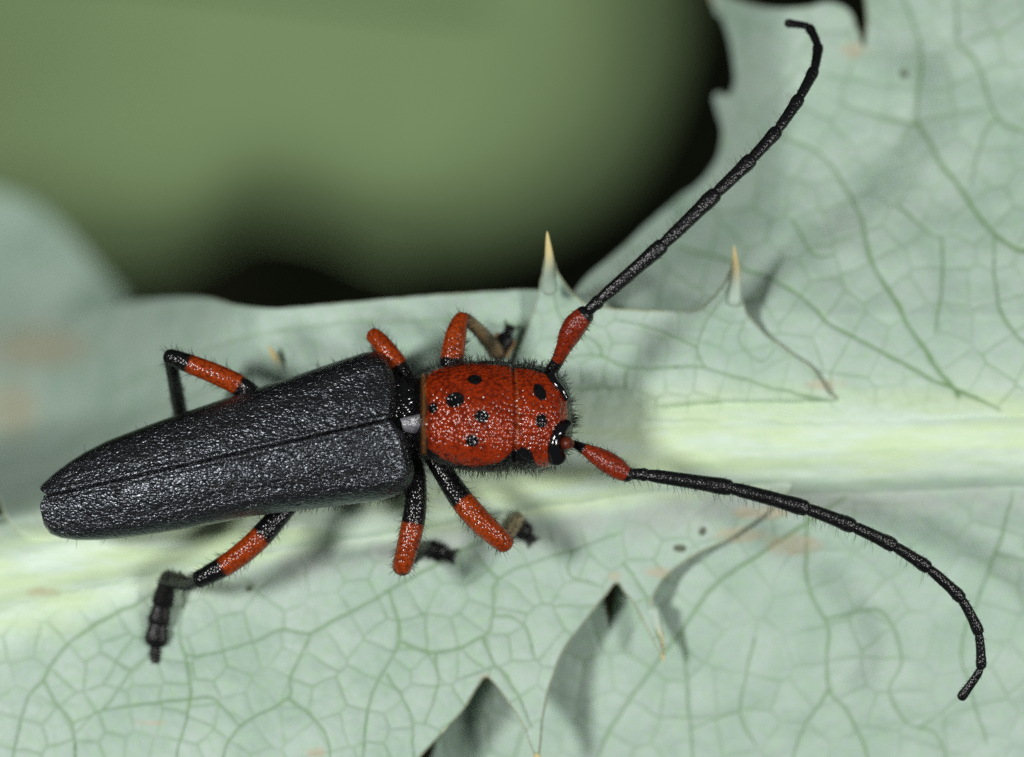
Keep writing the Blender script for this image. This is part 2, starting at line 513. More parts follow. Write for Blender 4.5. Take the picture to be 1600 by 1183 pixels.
def lobe(outline, zf, veins, spines, cell=46, fine=18, step=2.6, vein_gain=1.0, mat=None, margin=True, net=1.0, blemish=True, rib_on=True):
    outline = np.asarray(outline, float)
    poly = catmull(np.vstack([outline, outline[:1]]), max(120, len(outline) * 10))[:-1]
    wob = np.linspace(0, 1, len(poly))
    poly = poly + 1.6 * np.stack([fbm(wob * 140, wob * 0 + 3, 7), fbm(wob * 140, wob * 0 + 8, 9)], 1)
    # corners (sinuses, tips) stay sharp: a light Catmull keeps them on the traced points
    x0, y0 = poly.min(0) - step; x1, y1 = poly.max(0) + step
    nx = int((x1 - x0) / step) + 2; ny = int((y1 - y0) / step) + 2
    X, Y = np.meshgrid(x0 + np.arange(nx) * step, y0 + np.arange(ny) * step, indexing='ij')
    cin = inside(X[:-1, :-1] + step / 2, Y[:-1, :-1] + step / 2, poly)
    use = np.zeros((nx, ny), int)
    for a in (0, 1):
        for b in (0, 1):
            use[a:nx - 1 + a, b:ny - 1 + b] += cin
    rim = (use > 0) & (use < 4)
    bx, by = X[rim], Y[rim]
    seg = np.vstack([poly, poly[:1]])
    best = np.full(bx.shape, 1e9); qx = bx.copy(); qy = by.copy()
    for k in range(len(seg) - 1):
        a, b = seg[k], seg[k + 1]; ab = b - a
        t = np.clip(((bx - a[0]) * ab[0] + (by - a[1]) * ab[1]) / (ab @ ab + 1e-9), 0, 1)
        cx, cy = a[0] + ab[0] * t, a[1] + ab[1] * t
        d = (bx - cx) ** 2 + (by - cy) ** 2
        m = d < best
        best = np.where(m, d, best); qx = np.where(m, cx, qx); qy = np.where(m, cy, qy)
    X[rim], Y[rim] = qx, qy
    keep = use > 0
    index = -np.ones((nx, ny), int); index[keep] = np.arange(keep.sum())
    px, py = X[keep], Y[keep]
    ci, cj = np.nonzero(cin)
    faces = np.stack([index[ci, cj], index[ci, cj + 1], index[ci + 1, cj + 1], index[ci + 1, cj]], 1)[:, ::-1]
    # veins: the traced ones, then a net of cells whose borders follow them
    wx = px + 5 * fbm(px / 40, py / 40, 11); wy = py + 5 * fbm(px / 40, py / 40, 12)
    vein = np.zeros(px.shape); fixed = []
    for poly_v, w in veins:
        pv = catmull(np.asarray(poly_v, float), max(10, len(poly_v) * 8))
        d, fr = seg_dist(wx, wy, pv)
        wd = w * (1.15 - 0.45 * fr)
        vein = np.maximum(vein, vein_gain * np.exp(-(d / wd) ** 2))
        L = np.linalg.norm(np.diff(pv, axis=0), axis=1).sum()
        m = max(2, int(L / cell))
        c = catmull(pv, m + 1)
        mid = (c[1:] + c[:-1]) / 2; tg = c[1:] - c[:-1]
        nn = np.stack([-tg[:, 1], tg[:, 0]], 1); nn /= np.linalg.norm(nn, axis=1)[:, None] + 1e-9
        off = cell * 0.42
        for q, e in zip(mid, nn):
            fixed += [q + e * off, q - e * off]
    kept = []
    for q in fixed:
        if all((q[0] - r[0]) ** 2 + (q[1] - r[1]) ** 2 > (cell * 0.5) ** 2 for r in kept): kept.append(q)
    s1 = poisson(x0 - cell, x1 + cell, y0 - cell, y1 + cell, cell * 0.82, kept)
    nk = len(kept); s1 = np.vstack([s1[:nk], s1[nk:][rng.random(len(s1) - nk) > 0.22]]) if nk else s1
    s2 = poisson(x0 - fine, x1 + fine, y0 - fine, y1 + fine, fine)
    e1 = edge_field(wx, wy, s1, cell * 2.0); e2 = edge_field(wx, wy, s2, fine * 2.5)
    strength = 0.75 + 0.9 * fbm(px / 90, py / 90, 21)
    v1 = np.exp(-(e1 / 2.5) ** 2) * 0.66 * np.clip(strength, 0.15, 1)
    v2 = np.exp(-(e2 / 1.9) ** 2) * 0.17 * np.clip(0.5 + 1.2 * fbm(px / 60, py / 60, 22), 0, 1)
    rd = rib_d(px, py)
    damp = np.where(rd < 0, smooth(0.35, 0.9, -rd), smooth(1.0, 1.5, rd)) if rib_on else 1.0
    net_f = np.maximum(v1, v2) * net
    v_all = np.clip(np.maximum(vein * (0.35 + 0.65 * damp), net_f * damp), 0, 1.2)
    bulge = np.clip(e1 / 24, 0, 1) ** 0.8 * 0.024 * damp * np.clip(strength, 0, 1)
    z = zf(px, py) - 0.026 * v_all + bulge + 0.012 * fbm(px / 14, py / 14, 31) + 0.045 * fbm(px / 42, py / 42, 32) * damp
    rib = (np.where(rd < 0, smooth(-1.5, -0.1, rd), (1 - smooth(0.7, 1.2, rd)) * smooth(200, 460, px) + (1 - smooth(0.6, 2.1, rd)) * (1 - smooth(200, 460, px)))) if rib_on else np.zeros_like(px)
    groove_shade = np.exp(-((rd - 1.25) / 0.38) ** 2) * smooth(180, 480, px) if rib_on else np.zeros_like(px)  # mask of the painted shade just below the rib
    attrs = {"vein": v_all, "rib": rib, "groove_shade": groove_shade,
             "stain": spots_field(px, py, STAINS) if blemish else np.zeros_like(px),
             "speck": spots_field(px, py, SPECKS) if blemish else np.zeros_like(px)}
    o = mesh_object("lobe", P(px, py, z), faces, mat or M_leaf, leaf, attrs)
    sm = o.modifiers.new("thickness", 'SOLIDIFY'); sm.thickness = 0.045; sm.offset = -1.0
    if margin:
        q = np.vstack([poly, poly[:1]])
        c = catmull(q, int(len(q) * 1.5))
        cz = zf(c[:, 0], c[:, 1]) - 0.012
        tube_object("margin", P(c[:, 0], c[:, 1], cz), 0.022 + 0.008 * rng.random(len(c)), M_margin, o, 6)
    for sp in spines:
        c = catmull(np.asarray(sp[0], float), 18)
        t = np.linspace(0, 1, 18)
        r = sp[1] * (1 - t) ** 0.75 + 0.008
        tube_object("spine", P(c[:, 0], c[:, 1], c[:, 2]), r, M_spine, o, 10, 0.7, {"tip": lambda f: smooth(0.2, 0.75, f)})
    return o

def swell(d):
    return -2.03 + 0.31 * (0.5 + 0.5 * np.cos(math.pi * np.clip(d / 1.2, 0, 1)))
def z_front(px, py):
    d = rib_d(px, py)
    z = -1.98 + 0.22 * smooth(1.0, 3.4, d) + 0.55 * smooth(2.2, 6.5, d) + 0.13 * fbm(px / 190, py / 190, 41) * smooth(0.9, 1.8, d)
    z = z - 0.10 * smooth(900, 1040, px) * smooth(1.5, 3, d)
    return z + 0.10 * (1 - smooth(0.5, 1.0, d))
def z_right(px, py):
    d = rib_d(px, py)
    z = -2.08 - 0.20 * smooth(1.0, 2.6, d) + 0.28 * fbm(px / 230, py / 230, 43) * smooth(0.9, 2, d)
    z = z - 0.45 * (1 - smooth(780, 1160, px)) - 0.16 * smooth(4, 7, d)
    return z + 0.08 * (1 - smooth(0.5, 1.0, d))
def z_small(px, py):
    z = swell(-rib_d(px, py)) + (0.52 - 0.20 * smooth(1000, 1100, px)) * smooth(640, 400, py) * smooth(820, 960, px) + 0.10 * fbm(px / 150, py / 150, 45) * smooth(1.0, 2.0, -rib_d(px, py)) - 0.35 * smooth(1290, 1350, px)
    z = z - 0.42 * smooth(1180, 1300, px) * smooth(630, 560, py) + 0.5 * smooth(470, 372, py) * (1 - smooth(880, 960, px))
    over = z_upper(px, py) + 0.17 + 0.06 * smooth(560, 460, py) - 0.5 * smooth(1298, 1360, px) - 1.2 * (1 - smooth(0.42, 0.80, -rib_d(px, py)))
    return np.where(px > 1000, np.maximum(z, over), z) * smooth(990, 1060, px) + z * (1 - smooth(990, 1060, px))
def z_upper(px, py):
    d = -rib_d(px, py)
    z = swell(d) - 0.12 * smooth(1.1, 2.8, d) - 2.1 * np.clip((d - 2.1) / 5.3, 0, 1.2) - 0.7 * smooth(1640, 1150, px) * smooth(2.5, 5.0, d) - 2.6 * smooth(1250, 1060, px) * smooth(1.5, 4.0, d)
    return z + 0.5 * fbm(px / 230, py / 230, 47) * smooth(1.0, 2.2, d)
def z_wing(px, py):
    d = rib_d(px, py)
    z = swell(-d) - 0.62 * smooth(0.9, 4.0, -d) - 1.8 * smooth(3.6, 6.0, -d) * smooth(760, 600, px) - 10.0 * smooth(420, -60, px) * smooth(0.9, 3.0, -d)
    return z + 0.06 * fbm(px / 200, py / 60, 49)
def z_left(px, py):
    return -20.0 + 0.8 * fbm(px / 200, py / 200, 51) 

# front lobe below the beetle
front_out = [(-250, 960), (0, 905), (220, 868), (440, 834), (660, 796), (900, 756), (1100, 742), (1230, 745), (1215, 785), (1150, 833), (1085, 866), (1040, 898),
             (1020, 930), (1016, 950), (1026, 990), (1036, 1026), (1014, 985), (992, 945), (975, 922), (963, 908), (944, 930), (908, 975), (882, 1012), (866, 1045), (854, 1085),
             (846, 1130), (839, 1180), (819, 1134), (800, 1102), (778, 1074), (760, 1056), (744, 1074), (724, 1106), (692, 1142), (657, 1180),
             (610, 1225), (560, 1290), (-250, 1290)]
front_veins = [([(300, 880), (240, 927), (161, 969), (112, 1006), (67, 1059), (37, 1107), (18, 1190), (0, 1260)], 3.6),
               ([(67, 1062), (90, 1100), (112, 1130), (120, 1190), (128, 1260)], 3.0),
               ([(760, 838), (609, 924), (500, 982), (484, 991), (456, 1059), (450, 1089), (375, 1134), (340, 1200)], 3.4),
               ([(484, 991), (431, 987), (375, 1008), (292, 1021), (285, 942), (290, 900)], 2.7),
               ([(450, 1089), (491, 1122), (514, 1156), (520, 1230)], 2.6),
               ([(292, 1021), (300, 1092), (277, 1179), (270, 1250)], 3.0),
               ([(300, 1092), (337, 1094), (379, 1134)], 2.5), ([(300, 1092), (230, 1100), (161, 1111), (112, 1130)], 2.5),
               ([(161, 1111), (206, 1047), (240, 1025)], 2.4), ([(206, 1047), (160, 1020)], 2.2),
               ([(609, 924), (627, 1002), (581, 1081), (567, 1179), (560, 1260)], 3.0),
               ([(627, 1002), (680, 1019), (755, 995), (770, 961), (779, 905), (870, 868), (960, 838)], 2.9),
               ([(779, 905), (740, 864)], 2.5), ([(755, 995), (774, 1040), (796, 1059), (834, 1137)], 2.9),
               ([(725, 1059), (774, 1040)], 2.3), ([(770, 961), (800, 965), (822, 984), (837, 1025)], 2.3),
               ([(680, 1019), (684, 1077), (665, 1130)], 2.3), ([(605, 1055), (642, 1115), (646, 1182)], 2.3),
               ([(890, 860), (893, 900), (940, 915)], 2.2), ([(975, 880), (1010, 930), (1030, 1000)], 2.4)]
lobe(front_out, z_front, front_veins,
     [([(1019, 955, -1.80), (1029, 992, -1.78), (1037, 1034, -1.72)], 0.12), ([(838, 1130, -1.30), (838, 1165, -1.29), (841, 1205, -1.28)], 0.10)])

# right-hand lobe, lower
right_out = [(1880, 735), (1600, 735), (1300, 745), (1150, 780), (1030, 850), (985, 880), (970, 900), (960, 948), (953, 988), (945, 952), (936, 910), (905, 930), (850, 960), (770, 1040), (700, 1120),
             (672, 1190), (640, 1320), (1880, 1320)]
right_veins = [([(1262, 800), (1259, 837), (1266, 927), (1292, 980), (1296, 1074), (1322, 1111), (1352, 1171), (1370, 1260)], 3.6),
               ([(1296, 1074), (1259, 1134), (1240, 1179), (1230, 1260)], 3.0),
               ([(1320, 775), (1210, 852), (1131, 901), (1067, 982), (1006, 1062), (942, 1164), (900, 1250)], 4.0),
               ([(1067, 982), (1071, 1025), (1081, 1171), (1085, 1260)], 3.0),
               ([(1580, 770), (1577, 792), (1555, 864), (1502, 1010), (1514, 1070), (1540, 1160)], 3.2),
               ([(1555, 864), (1640, 885)], 2.6), ([(1292, 965), (1375, 957), (1412, 1029), (1390, 1085), (1431, 1137), (1506, 1081)], 2.6),
               ([(1431, 1137), (1461, 1145), (1476, 1179), (1480, 1260)], 2.4), ([(1180, 995), (1157, 1111), (1180, 1167)], 2.6),
               ([(1157, 1111), (1085, 1135)], 2.2), ([(900, 960), (860, 1040), (800, 1190)], 2.8)]
lobe(right_out, z_right, right_veins, [], cell=56, fine=24, net=0.85)

# upper-right lobe
upper_out = [(1880, 690), (1600, 650), (1300, 660), (1000, 600), (880, 520), (905, 450), (960, 400), (1015, 350), (1060, 312), (1100, 282), (1124, 245), (1132, 205), (1124, 178),
             (1118, 146), (1140, 152), (1150, 128), (1148, 95), (1138, 50), (1124, 12), (1112, -12), (1150, 2), (1200, 14), (1250, 14), (1296, 6), (1326, 18), (1338, 46),
             (1350, 78), (1356, 40), (1352, -10), (1340, -90), (1880, -90)]
upper_veins = [([(1640, 400), (1600, 394), (1555, 364), (1503, 300), (1435, 191), (1439, 86), (1413, 0), (1400, -60)], 3.8),
               ([(1431, 197), (1379, 184), (1323, 165)], 2.8), ([(1499, 68), (1525, 98), (1555, 180), (1600, 206), (1700, 230)], 3.2),
               ([(1555, 180), (1533, 225), (1518, 289)], 2.6), ([(1500, 620), (1440, 540), (1383, 443), (1356, 398), (1338, 330), (1289, 248), (1225, 214)], 4.0),
               ([(1560, 640), (1477, 602), (1377, 550), (1305, 513), (1241, 460), (1155, 415), (1060, 390)], 3.6),
               ([(1469, 371), (1473, 439), (1460, 520)], 2.6), ([(1405, 326), (1454, 368), (1469, 371)], 2.6), ([(1241, 345), (1270, 398), (1300, 400)], 2.6),
               ([(1499, 68), (1490, -40)], 2.6), ([(1620, 560), (1560, 480), (1555, 364)], 2.8)]
lobe(upper_out, z_upper, upper_veins, [([(1128, 18, -6.8), (1118, 0, -6.9), (1104, -20, -7.0)], 0.10), ([(1342, 60, -4.5), (1349, 74, -4.5), (1352, 92, -4.4)], 0.05)],
     cell=50, fine=22, net=1.0, vein_gain=1.3)

# wing of the blade behind the beetle
wing_out = [(1010, 690), (1000, 600), (950, 480), (850, 456), (760, 458), (640, 466), (500, 479), (420, 484), (370, 478), (310, 466), (220, 472), (140, 490), (60, 520), (-250, 560),
            (-250, 760), (-60, 752), (-8, 772), (14, 812), (70, 845), (300, 812), (600, 764)]
wing_veins = [([(1000, 610), (800, 570), (600, 560), (400, 590), (250, 640), (100, 700)], 4.0), ([(900, 520), (700, 500), (500, 510), (350, 540), (150, 620)], 4.0)]
lobe(wing_out, z_wing, wing_veins, [([(443, 584, -2.42), (432, 562, -2.26), (419, 540, -2.15)], 0.10)], cell=80, fine=34, net=0.22, vein_gain=0.35)

# left-hand lobe, far below
left_out = [(-300, 250), (-60, 285), (40, 312), (95, 352), (140, 402), (180, 446), (196, 470), (170, 520), (90, 560), (-20, 640), (-300, 700)]
lobe(left_out, z_left, [([(-100, 560), (20, 470), (100, 410), (160, 430)], 5.0)], [], cell=70, fine=30, net=0.5, mat=M_leaf_far, rib_on=False)

# small lobe with two upright spines
small_out = [(790, 712), (786, 620), (806, 560), (826, 512), (841, 468), (849, 430), (855, 398), (863, 408), (874, 433), (894, 460), (921, 479), (960, 484), (1020, 487), (1086, 487),
             (1112, 468), (1134, 440), (1146, 412), (1153, 440), (1164, 486), (1190, 518), (1230, 550), (1264, 572), (1284, 598), (1306, 622), (1410, 655), (1395, 672), (1100, 682), (900, 702)]
small_veins = [([(1400, 660), (1301, 628), (1193, 603), (1099, 576), (983, 574), (941, 558), (904, 556), (860, 570)], 2.6),
               ([(983, 574), (975, 603), (984, 633), (981, 660)], 2.6), ([(1099, 576), (1090, 546), (1103, 505), (1140, 445), (1147, 410)], 2.2),
               ([(1090, 546), (1043, 524), (1005, 511), (960, 500)], 2.0), ([(941, 558), (930, 535), (880, 500), (862, 430)], 2.2),
               ([(904, 610), (975, 606)], 2.1), ([(890, 655), (1000, 656), (1118, 659)], 2.6), ([(940, 708), (968, 704), (1155, 678), (1268, 659)], 2.4),
               ([(1160, 500), (1155, 535), (1192, 566), (1210, 545)], 2.0)]
lobe(small_out, z_small, small_veins, [([(858, 452, -1.24), (859, 415, -1.00), (855, 362, -0.82)], 0.12), ([(1147, 470, -1.70), (1150, 430, -1.62), (1147, 384, -1.55)], 0.12)],
     cell=44, fine=17, net=0.75)

# midrib: a low rounded band
def midrib():
    n, m = 360, 44
    x = np.linspace(-250, 1850, n)[:, None]; u = np.linspace(-1.12, 1.12, m)[None, :]
    hu = np.interp(x, RIB[:, 0], RIB_HU); hl = np.interp(x, RIB[:, 0], RIB_HL)
    ymid = catmull(RIB, 400); yc = np.interp(x, ymid[:, 0], ymid[:, 1])
    py = yc + np.where(u < 0, u * hu, u * hl); px = x + 0 * u
    ua = np.clip(np.abs(u) / 1.12, 0, 1)
    prof = np.where(u < 0, 0.5 + 0.5 * np.cos(math.pi * ua), (0.5 + 0.5 * np.cos(math.pi * ua)) ** 0.55)
    z = -2.06 + 0.42 * prof + 0.006 * np.sin(u * 17 + 3 * fbm(px / 300, py / 300, 61)) * prof + 0.012 * fbm(px / 60, py / 12, 62)
    v = P(px, py, z)
    stripe = np.clip(0.02 + 0.42 * fbm(px / 520, u * 3.2 + 0.6 * fbm(px / 300, py / 300, 66), 63), 0, 0.3)
    rib = np.clip(np.where(u < 0, smooth(-1.15, -0.1, u), 1 - smooth(0.5, 1.12, u) * (0.35 + 0.65 * smooth(180, 480, px))) + 0.30 * fbm(px / 160, u * 2.0 + 0 * px, 64) + 0.25 * fbm(px / 30, py / 10, 65), 0, 1)
    attrs = {"vein": stripe, "rib": rib, "groove_shade": 0.9 * smooth(0.86, 1.1, u) * smooth(180, 480, px), "stain": spots_field(px, py, STAINS), "speck": 0 * px}
    v[..., 2] -= 0.35 * smooth(0.9, 1.12, -u)
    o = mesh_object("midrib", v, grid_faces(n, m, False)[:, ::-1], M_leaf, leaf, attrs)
midrib()

# ------------------------------------------------------------------ the beetle
beetle = empty("longhorn_beetle", "black longhorn beetle with orange-red spotted thorax and long antennae on the leaf", "beetle")
beetle.location = (0, 0, 0)
ROLL = math.tan(math.radians(12))
hair_r, hair_d, hair_l, hair_w = [], [], [], []
def add_hairs(p, q, lo, hi, lean=(0, 0, 0), jitter=0.35, width=0.0055):
    n = len(p)
    d = q + np.asarray(lean)[None, :] + rng.normal(size=(n, 3)) * jitter
    hair_r.append(p); hair_d.append(d); hair_l.append(rng.uniform(lo, hi, n)); hair_w.append(np.full(n, width))

BODY = np.array([
    (896, 655, -.10, .02, .02, .02), (894, 655, -.10, .26, .20, .26), (890, 655, -.08, .46, .38, .44), (884, 654, -.04, .60, .51, .54), (874, 653, 0, .70, .61, .62),
    (858, 652, 0, .78, .69, .70), (840, 652, 0, .82, .73, .75), (815, 651, 0, .835, .72, .75), (800, 651, 0, .85, .765, .75), (770, 651, 0, .875, .83, .78),
    (735, 650, 0, .87, .85, .78), (705, 649, 0, .815, .79, .75), (682, 648, 0, .75, .72, .70), (667, 647, 0, .69, .64, .65), (660, 647, -.02, .65, .56, .62),
    (654, 648, -.08, .58, .36, .60), (646, 650, -.10, .56, .28, .66), (630, 655, -.10, .66, .28, .74), (600, 663, -.10, .90, .34, .80), (500, 690, -.15, .88, .40, .75),
    (400, 713, -.20, .78, .40, .70), (300, 737, -.25, .68, .36, .60), (200, 760, -.30, .55, .30, .50), (130, 774, -.35, .35, .20, .30), (112, 778, -.35, .02, .02, .02)])
SPOTS = [(742, 593, .115, .105), (711, 625, .155, .13), (753, 650, .115, .105), (737, 691, .105, .095), (715, 570, .13, .09), (676, 638, .09, .09),
         (843, 611, .145, .105), (846, 657, .095, .11)]
def body():
    t = BODY[::-1]                      # increasing px
    xs = np.concatenate([np.linspace(112, 600, 60), np.linspace(604, 870, 190), 896 - 26 * (1 - np.linspace(0, 1, 46)[1:]) ** 2])
    cols = [np.interp(xs, t[:, 0], t[:, k]) for k in range(1, 6)]
    def blur(a, w=4):
        k = np.exp(-0.5 * (np.arange(-10, 11) / w) ** 2); k /= k.sum()
        b = np.convolve(np.pad(a, 10, mode='edge'), k, 'valid')
        f = smooth(872, 860, xs)
        return b * f + a * (1 - f)
    y, z, w, ht, hb = [blur(c) for c in cols]
    seam = 804 + 0 * xs
    m = 120
    ph = np.linspace(0, 2 * math.pi, m, endpoint=False)
    n_exp = 2.25
    cs = np.sign(np.cos(ph)) * np.abs(np.cos(ph)) ** (2 / n_exp)
    sn = np.sign(np.sin(ph)) * np.abs(np.sin(ph)) ** (2 / n_exp)
    PX = xs[:, None] + 0 * ph[None]
    bow = 16 * np.clip(cs, -1, 1)[None, :] ** 2          # the seam between head and thorax bows towards the rear at the sides
    g = np.exp(-((PX - (806 - 0.35 * bow)) / 2.6) ** 2) * 0.075 + 0.030 * np.exp(-((PX - (813 - 0.35 * bow)) / 5) ** 2)
    g2 = np.exp(-((PX - 668) / 3.0) ** 2) * 0.04
    s = 1 - g - g2
    Yc = (591.5 - y)[:, None] / 100
    yy = w[:, None] * cs[None] * s
    H = np.where(sn[None] > 0, ht[:, None], hb[:, None])
    zz = z[:, None] + H * sn[None] * s - yy * ROLL
    lump = 0.012 * fbm(PX / 30, ph[None] * 5 + 0 * PX, 71)
    zz += lump
    k = (D - zz) / D
    V = np.stack([(PX - 800) / 100 * k, (Yc + yy) * k, zz], -1)
    # red where the back of the head and thorax is bare of black
    pxl = PX; pyl = 591.5 - (Yc + yy) * 100
    topness = sn[None] + 0 * PX
    red = np.minimum(smooth(661, 671, pxl - 5 * np.sin(pyl / 9.0) * 0.5), 1 - smooth(880, 894, pxl + 8 * np.abs((pyl - 645) / 60) ** 2))
    low = np.interp(pxl, [660, 672, 690, 710, 740, 775, 792, 800, 808, 816, 830, 838, 850, 880], [694, 702, 716, 725, 729, 724, 714, 704, 702, 698, 704, 728, 732, 720])
    up = np.interp(pxl, [660, 680, 705, 740, 780, 803, 830, 850, 868, 880], [592, 577, 571, 569, 570, 575, 578, 584, 596, 612])
    red = np.minimum(red, 0.5 + (low - pyl) / 13); red = np.minimum(red, 0.5 + (pyl - up) / 12)
    red = np.minimum(red, np.clip(0.5 + (np.hypot((pxl - 884) / 24, (pyl - 690) / 34) - 1) * 1.5, 0, 1))
    red = np.where(topness > 0.0, np.clip(red, 0, 1), 0)
    # dark spots, measured along the surface
    for (sx, sy, a, b) in SPOTS:
        i = np.argmin(np.where(topness > 0.1, (pxl - sx) ** 2 + (pyl - sy) ** 2, 1e9)); c = V.reshape(-1, 3)[i]
        dx = V[..., 0] - c[0]; dyz = np.hypot(V[..., 1] - c[1], V[..., 2] - c[2])
        sk = 0.35 if sx in (843,) else 0.0
        if sk: 
            dyz = np.hypot(V[..., 1] - c[1] + 0.55 * dx, V[..., 2] - c[2]); 
        dist = np.sqrt((dx / (b if sk else a)) ** 2 + (dyz / (a if sk else b)) ** 2)
        red = np.minimum(red, np.clip(0.5 + (dist - 1) * 1.6, 0, 1))
    nseg = V.shape[0]
    o = mesh_object("body", V, close_ends(grid_faces(nseg, m), nseg, m), M_body, beetle, {"red": red, "brown": np.maximum(0.8 * np.exp(-((pxl - 662) / 3.5) ** 2), 0.55 * np.exp(-((PX - (809.5 - 0.35 * bow)) / 1.3) ** 2) * smooth(0.5, 0.9, red)) * (topness > 0)})
    return V
Vb = body()
def body_z(px, py):
    """height of the upper surface of the body under a point of the photograph"""
    q = Vb.reshape(-1, 3); k = D / (D - q[:, 2])
    d = (800 + q[:, 0] * k * 100 - px) ** 2 + (591.5 - q[:, 1] * k * 100 - py) ** 2
    near = np.argsort(d)[:12]
    return q[near, 2].max()
nb = grid_normals(Vb)
cen = Vb.mean(1, keepdims=True)
nb = np.where(np.sum(nb * (Vb - cen), 2, keepdims=True) < 0, -nb, nb)

# elytra
AX0 = np.array([632., 655.]); AX1 = np.array([65., 782.])
adir = (AX1 - AX0) / np.linalg.norm(AX1 - AX0); nup = np.array([adir[1] * -1, adir[0]]); nup = np.array([-0.2186, -0.976])
UP_T = np.array([(0.0, .88), (.06, 1.02), (.14, 1.08), (.35, 1.11), (.8, 1.07), (1.63, .985), (2.68, .885), (3.74, .765), (4.59, .645), (5.0, .54), (5.26, .445), (5.5, .34), (5.76, .19), (5.80, .13)])
LO_T = np.array([(0.0, .90), (.05, 1.04), (.17, 1.14), (.40, 1.20), (.69, 1.21), (1.59, 1.12), (2.59, 1.02), (3.61, .985), (4.62, .92), (5.1, .85), (5.41, .78), (5.65, .69), (5.80, .59), (5.86, .42)])
HT = np.array([(0.0, .30), (.05, .50), (.15, .62), (.4, .70), (1.0, .74), (3.0, .72), (4.4, .60), (5.2, .44), (5.86, .28)])
elytra_grids = []
def elytron(table, side):
    n, m = 330, 120
    smax = table[-1, 0]
    s = np.concatenate([np.linspace(0, .3, 40)[:-1], np.linspace(.3, smax - .5, n - 80), np.linspace(smax - .5, smax, 42)[1:]])
    n = len(s)
    tt = np.interp(s, table[:, 0], table[:, 1]); hh = np.interp(s, HT[:, 0], HT[:, 1])
    ker = np.hanning(9); ker /= ker.sum()
    tt = np.convolve(np.pad(tt, 4, mode='edge'), ker, 'valid'); hh = np.convolve(np.pad(hh, 4, mode='edge'), ker, 'valid')
    th = np.linspace(0, 1, m) ** (1.5 if side > 0 else 1.7) * math.radians(118)
    ne = 3.0 if side > 0 else 3.5
    tx = np.abs(np.sin(th)) ** (2 / ne) ; hz = np.sign(np.cos(th)) * np.abs(np.cos(th)) ** (2 / ne)
    # keep rising to the edge, then tuck under
    S = s[:, None] + 0 * th[None]
    # scalloped front edge: set back near the scutellum and at the shoulder
    T = tt[:, None] * tx[None] - 0.004
    Hh = hh[:, None] * hz[None]
    S = S + 0.16 * np.exp(-(T / 0.22) ** 2) * np.exp(-S / 0.25) + 0.10 * (T / tt.max()) ** 4 * np.exp(-S / 0.3)
    S = S - 0.09 * np.exp(-(T / 0.08) ** 2) * smooth(5.6, 5.8, S)
    base = -0.10 - 0.045 * S
    Z = base + Hh
    Z -= 0.060 * np.exp(-(T / 0.016) ** 2)                         # groove along the suture
    Z += 0.014 * np.exp(-((T - 0.06) / 0.035) ** 2)                 # its raised rims
    Z -= 0.018 * np.exp(-((T - 0.62 * tt[:, None]) / 0.12) ** 2) * smooth(0.2, 1.2, S) * smooth(5.6, 4.8, S)  # shallow trough inside the shoulder ridge
    Z += 0.06 * np.exp(-((T - 0.80 * tt[:, None]) / 0.14) ** 2) * smooth(1.6, 0.2, S)                         # shoulder bump
    Z += 0.012 * fbm(S * 1.3, T * 2.5, 81 + side)
    t_signed = side * T + 0.05
    Z = Z - (0.34 * T if side > 0 else 0.02 * T) - 0.05 * ROLL
    q = AX0[None, None] + S[..., None] * 100 * adir + t_signed[..., None] * 100 * nup
    V = P(q[..., 0], q[..., 1], Z)
    f = grid_faces(n, m, False)
    if side < 0: f = f[:, ::-1]
    o = mesh_object("elytron", V, f, M_elytra, beetle, {"red": np.zeros(V.shape[:2])})
    sm = o.modifiers.new("thickness", 'SOLIDIFY'); sm.thickness = 0.05; sm.offset = -1.0
    nr = grid_normals(V, False)
    nr = np.where(nr[..., 2:3] < -0.2, -nr, nr) if np.median(nr[..., 2]) > 0 else -nr
    elytra_grids.append((V, nr, side))
elytron(UP_T, 1)
elytron(LO_T, -1)

# scutellum, a shiny shield between the elytra
def scutellum():
    n, m = 22, 24
    u = np.linspace(0, 1, n)[:, None]; a = np.linspace(-1, 1, m)[None]
    px = 668 - 38 * u + 3 * a * u
    hw = 14 * (1 - 0.55 * u ** 1.3)
    py = 662 + 2 * u + a * hw
    z = 0.34 + 0.025 * np.sqrt(np.clip(1 - a ** 2, 0, 1)) - 0.10 * np.clip(a - 0.1, 0, 1) ** 1.3 - 0.05 * u + 0.015 * fbm(px / 7, py / 7, 91)
    V = P(px, py, z)
    o = mesh_object("scutellum", V, grid_faces(n, m, False), M_scut, beetle)
    sm = o.modifiers.new("thickness", 'SOLIDIFY'); sm.thickness = 0.05; sm.offset = -1.0
scutellum()

# eyes: kidney-shaped, one each side of the head
def ellipsoids(name, parts, mat, parent):
    import bmesh
    bm = bmesh.new()
    for (px, py, z, a, b, c, rot) in parts:
        ctr = P(px, py, z)
        r = bmesh.ops.create_uvsphere(bm, u_segments=28, v_segments=18, radius=1.0)
        for v in r['verts']:
            x, y, w = v.co.x * a, v.co.y * b, v.co.z * c
            v.co = Vector((ctr[0] + x * math.cos(rot) - y * math.sin(rot), ctr[1] + x * math.sin(rot) + y * math.cos(rot), ctr[2] + w))
    me = bpy.data.meshes.new(name); bm.to_mesh(me); bm.free()
    me.polygons.foreach_set("use_smooth", np.ones(len(me.polygons), bool))
    me.materials.append(mat)
    o = bpy.data.objects.new(name, me); scene.collection.objects.link(o); o.parent = parent
    return o
